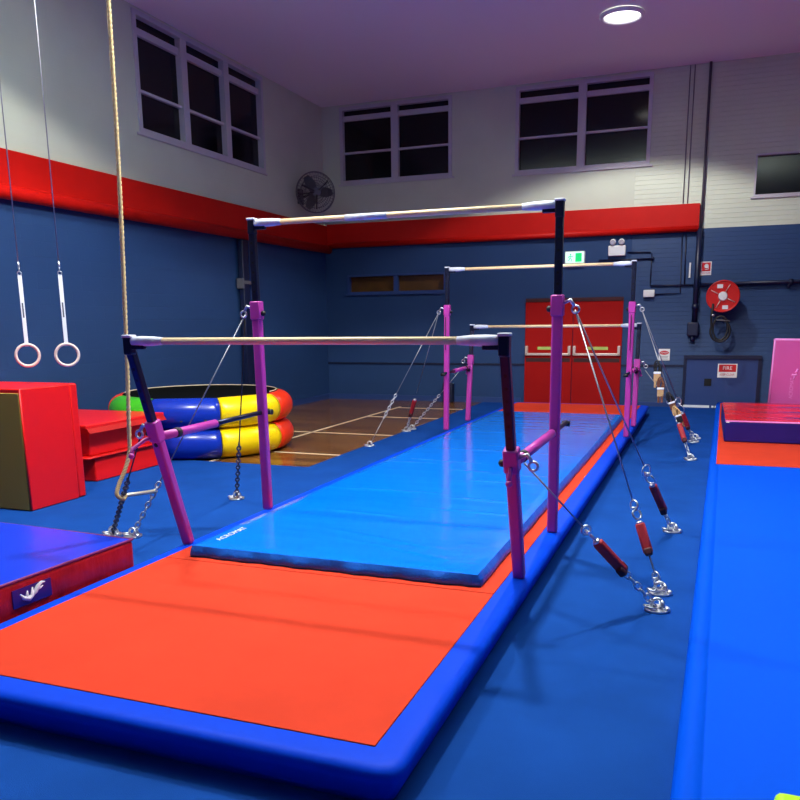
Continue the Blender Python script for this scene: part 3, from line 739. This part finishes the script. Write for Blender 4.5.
zb = HM+.006
r = thing('foam_block', (3.6, 7.6, zb), 'low navy sided block with a glossy red top on the right hand orange panel', 'foam block')
MB().box(2.485, 4.9, 6.45, 8.95, zb, .425, .018, 2).build('navy_side', M_navyv, r)
b = MB(); t = bmesh.new(); bmesh.ops.create_grid(t, x_segments=30, y_segments=30, size=.5)
for v in t.verts:
    x, y = 3.693+v.co.x*2.40, 7.70+v.co.y*2.48
    v.co = V((x, y, .428+.004*math.sin(y*9+x*1.3)*math.sin(x*2.1+.5)))
b.merge(t, smooth=True); b.box(2.492, 4.893, 6.457, 8.943, .41, .422, .005, 1)
b.build('red_top', mat('glossy red vinyl', srgb(232, 22, 30), .2, spec=.55, bump=.15, bscale=3, bdist=.02), r)
MB().tube([(2.49, 6.452, .425), (4.89, 6.452, .425)], .010, 8).build('piping', M_pinkl, r)
MB().box(2.50, 2.54, 6.444, 6.452, .405, .43).build('zip_pull', M_white, r)

r = thing('folding_mat', (3.9, 9.3, zb), 'tall pink mat standing on end behind the red topped block', 'mat')
M = Matrix.Translation((3.17, 9.15, zb)) @ Matrix.Rotation(-.04, 4, 'X') @ Matrix.Rotation(.02, 4, 'Y')
MB().box(0, 1.6, 0, .28, 0, 1.25, .02, 2, M).build('panel', M_pinkv, r)
MB().box(-.004, 1.604, -.006, .284, 1.215, 1.262, .018, 2, M).build('top_edge', M_pinkl, r)
MB().tube([M @ V((0, -.002, .01)), M @ V((0, -.002, 1.23))], .012, 8).build('side_piping', M_pinkl, r)
b = MB()
for pts, rr in (([(.36, .80), (.35, .76), (.33, .735)], .014), ([(.285, .71), (.31, .70), (.34, .705), (.355, .72)], .018), ([(.33, .72), (.32, .66), (.315, .63)], .011)):
    b.tube([M @ V((x, -.004, z)) for x, z in pts], rr, 8)
b.build('emblem', M_pinkl, r)
text_part('lettering', 'ACROMAT', .075, basis(M @ V((.30, -.004, .50)), M.to_3x3() @ V((0, 0, 1)), M.to_3x3() @ V((-1, 0, 0))), M_pinkl, r, sx=.9)

tag(MB().box(2.50, 3.3, -2.75, -2.0, HM+.002, HM+.062, .028, 4).build('lime_mat', M_lime, root=(2.9, -2.4, HM)), 'lime green mat corner lying on the blue floor mat at the bottom right', 'mat')

# ------------------------------------------------------------------ red block and vaulting box, left
r = thing('foam_block', (-4.2, 1.29, .012), 'tall red foam block with a mustard end face under the hanging rings', 'foam block')
b = MB(); b.box(-4.75, -3.66, .962, 1.58, .012, 1.165, .012, 2); b.build('red_cover', M_redv, r)
MB().box(-4.74, -3.672, .948, .966, .02, 1.125, .006, 1).build('end_face', M_olive, r)
MB().box(-4.75, -3.665, 1.585, 1.69, .012, 1.168, .02, 2).build('fold_flap', M_redv, r)
MB().tube([(-3.662, .958, .03), (-3.662, .958, 1.16)], .008, 6).build('seam_piping', M_redv, r)

r = thing('vaulting_box', (-4.8, 3.0, .012), 'low red vaulting box of two padded sections with a lipped lid beside the tall block', 'vaulting box')
def trap(x0, x1, y0, y1, z0, z1, ins, bev):
    t = bmesh.new(); bmesh.ops.create_cube(t, size=1)
    for v in t.verts:
        k = ins if v.co.z > 0 else 0
        v.co = V(((x0+k if v.co.x < 0 else x1-k), (y0+k if v.co.y < 0 else y1-k), z0 if v.co.z < 0 else z1))
    bmesh.ops.bevel(t, geom=t.edges[:], offset=bev, segments=2, profile=.5, affect='EDGES')
    return t
b = MB(); b.merge(trap(-5.5, -4.08, 2.31, 3.48, .012, .275, .03, .015), smooth=True, big=True); b.build('lower_section', M_redv, r)
b = MB(); b.merge(trap(-5.47, -4.14, 2.31, 3.45, .30, .572, .025, .015), smooth=True, big=True); b.build('upper_section', M_redv, r)
b = MB(); b.box(-5.52, -4.065, 2.19, 3.52, .276, .300, .008, 1); b.build('fabric_lip', M_redv, r)
b = MB(); b.box(-5.55, -4.05, 2.18, 3.54, .615, .663, .012, 2); b.build('lid', M_redv, r)
b = MB(); b.quad((-4.055, 2.19, .632), (-4.055, 3.53, .632), (-4.01, 3.53, .572), (-4.01, 2.19, .572)); b.quad((-4.055, 2.185, .632), (-4.01, 2.19, .572), (-4.8, 2.17, .577), (-4.8, 2.185, .632))
bmesh.ops.solidify(b.b, geom=b.b.faces[:], thickness=.008); b.build('lid_skirt', M_redv, r)
b = MB(); b.box(-5.4, -4.2, 2.37, 3.42, .573, .614); b.build('inner_core', M_darkred, r)

# ------------------------------------------------------------------ inflatable trampoline
PC = V((-4.42, 4.90, 0)); RR, TR = 1.065, .202
camdir = math.atan2(CY-PC.y, CX-PC.x)        # direction from the pool to the photographer
r = thing('inflatable_trampoline', (PC.x, PC.y, 0), 'round inflatable trampoline of two stacked multicoloured tubes on the wooden floor', 'trampoline')
order = [M_pblu, M_pyel, M_pred, M_pgre]
for lvl in range(2):
    zc = TR+.005+lvl*(2*TR-.012)
    for k in range(8):
        a0 = camdir-math.radians(35)+k*PI/4
        n = 12; b = MB(); pts = []; rad = []
        for i in range(n+1):
            t_ = i/n; an = a0+t_*PI/4; pts.append(PC+V((math.cos(an)*RR, math.sin(an)*RR, zc))); rad.append(TR*(.955+.045*math.sin(PI*t_)**.5))
        b.tube(pts, TR, 24, rad=rad)
        o = b.build('tube_segment', order[k % 4], r)
b = MB(); n = 48; top_z = .805
prev = None
for (R, z) in ((0.02, top_z-.06), (.5, top_z-.055), (.9, top_z-.03), (1.05, top_z), (1.08, top_z-.02)):
    ringv = [b.b.verts.new((PC.x+math.cos(2*PI*k/n)*R, PC.y+math.sin(2*PI*k/n)*R, z)) for k in range(n)]
    if prev:
        for k in range(n): b._f([prev[k], prev[(k+1) % n], ringv[(k+1) % n], ringv[k]], True)
    else: b._f(ringv)
    prev = ringv
b.build('jumping_mat', M_mesh, r)
MB().torus((PC.x, PC.y, top_z+.006), (0, 0, 1), 1.04, .008, 60, 6, a0=0, a1=PI*1.15, x=(1, .1, 0)).build('edge_rope', M_line, r)
b = MB()
for k in range(5):
    an = camdir-.42+k*.12
for an in (camdir-.22, camdir+.02): b.disc(PC+V((math.cos(an)*(RR+TR*.9), math.sin(an)*(RR+TR*.9), .46+TR*.35)), (math.cos(an), math.sin(an), .4), .018, .008, 12)
b.build('valve', M_black, r)

# ------------------------------------------------------------------ climbing rope
b = MB(); P_end = A_
rp = [V((-1.87, .42, ZC)), V((-1.87, .37, 3.23)), V((-1.87, .30, 1.7)), V((-1.868, .25, 1.0)), V((-1.868, .23, .78)), V((-1.885, .18, .64)), V((-1.905, .13, .545)), V((-1.905, .10, .47)), V((-1.88, .13, .43)), P_end+V((.02, 0, .0))]
def smooth_path(pts, k=10):
    out = []
    P = [pts[0]]+pts+[pts[-1]]
    for i in range(1, len(P)-2):
        for j in range(k):
            t = j/k; p0, p1, p2, p3 = P[i-1], P[i], P[i+1], P[i+2]
            out.append(.5*((2*p1)+(-p0+p2)*t+(2*p0-5*p1+4*p2-p3)*t*t+(-p0+3*p1-3*p2+p3)*t**3))
    out.append(pts[-1]); return out
cp = smooth_path(rp, 12)
# resample finely and lay three strands round the path
dense = []
for i in range(len(cp)-1):
    L = (cp[i+1]-cp[i]).length; n = max(1, int(L/.014))
    for j in range(n): dense.append(cp[i].lerp(cp[i+1], j/n))
dense.append(cp[-1])
x, y = V((1, 0, 0)), V((0, 1, 0)); px = x; strands = [[], [], []]; ph = 0
for i, p in enumerate(dense):
    d = (dense[min(i+1, len(dense)-1)]-dense[max(i-1, 0)]).normalized()
    px = (px-d*px.dot(d)).normalized(); py = d.cross(px); ph += .014*2*PI/.10
    for s_ in range(3):
        an = ph+s_*2*PI/3; strands[s_].append(p+(px*math.cos(an)+py*math.sin(an))*.0080)
for st in strands: b.tube(st, .0092, 6)
tag(b.build('climbing_rope', M_rope, root=(-1.87, .4, 0)), 'twisted natural climbing rope hanging from the ceiling beside the nearest purple post', 'rope')

# ------------------------------------------------------------------ gymnastic rings
def ring_thing(x, y, z, label, tilt):
    r = thing('gymnastic_ring', (x, y, z), label, 'gymnastic ring', 'pair of gymnastic rings')
    nd = V((CX-x, CY-y, 0)).normalized(); nd = (nd+V((tilt, 0, 0))).normalized()
    MB().torus((x, y, z), nd, .104, .0145, 48, 10).build('ring', M_ring, r)
    sx = V((-nd.y, nd.x, 0))
    z1 = z+.76
    b = MB(); b.obox((x, y, z+.085), (x, y, z1), .036, .006, .002, 1, upv=sx); st = b.build('strap', M_strap, r)
    b = MB(); b.obox((x, y, z+.36), (x, y, z+.50), .014, .0075, 0, 1, upv=sx); b.build('printed_mark', M_greyf, st)
    b = MB(); b.torus((x, y, z1+.015), nd, .018, .005, 14, 6); b.torus((x, y, z1+.05), sx, .018, .005, 14, 6); b.tube([(x, y, z1+.06), (x, y, z1+.12)], .009, 8); b.build('swivel', M_steel, r)
    MB().tube([(x, y, z1+.11), (x, y, ZC)], .0055, 6).build('suspension_cable', M_cable, r)
    return r
ring_thing(-4.0, 1.43, 1.45, 'left one of the two hanging wooden gymnastic rings', .1)
ring_thing(-3.64, 1.57, 1.45, 'right one of the two hanging wooden gymnastic rings, nearer the climbing rope', 0)
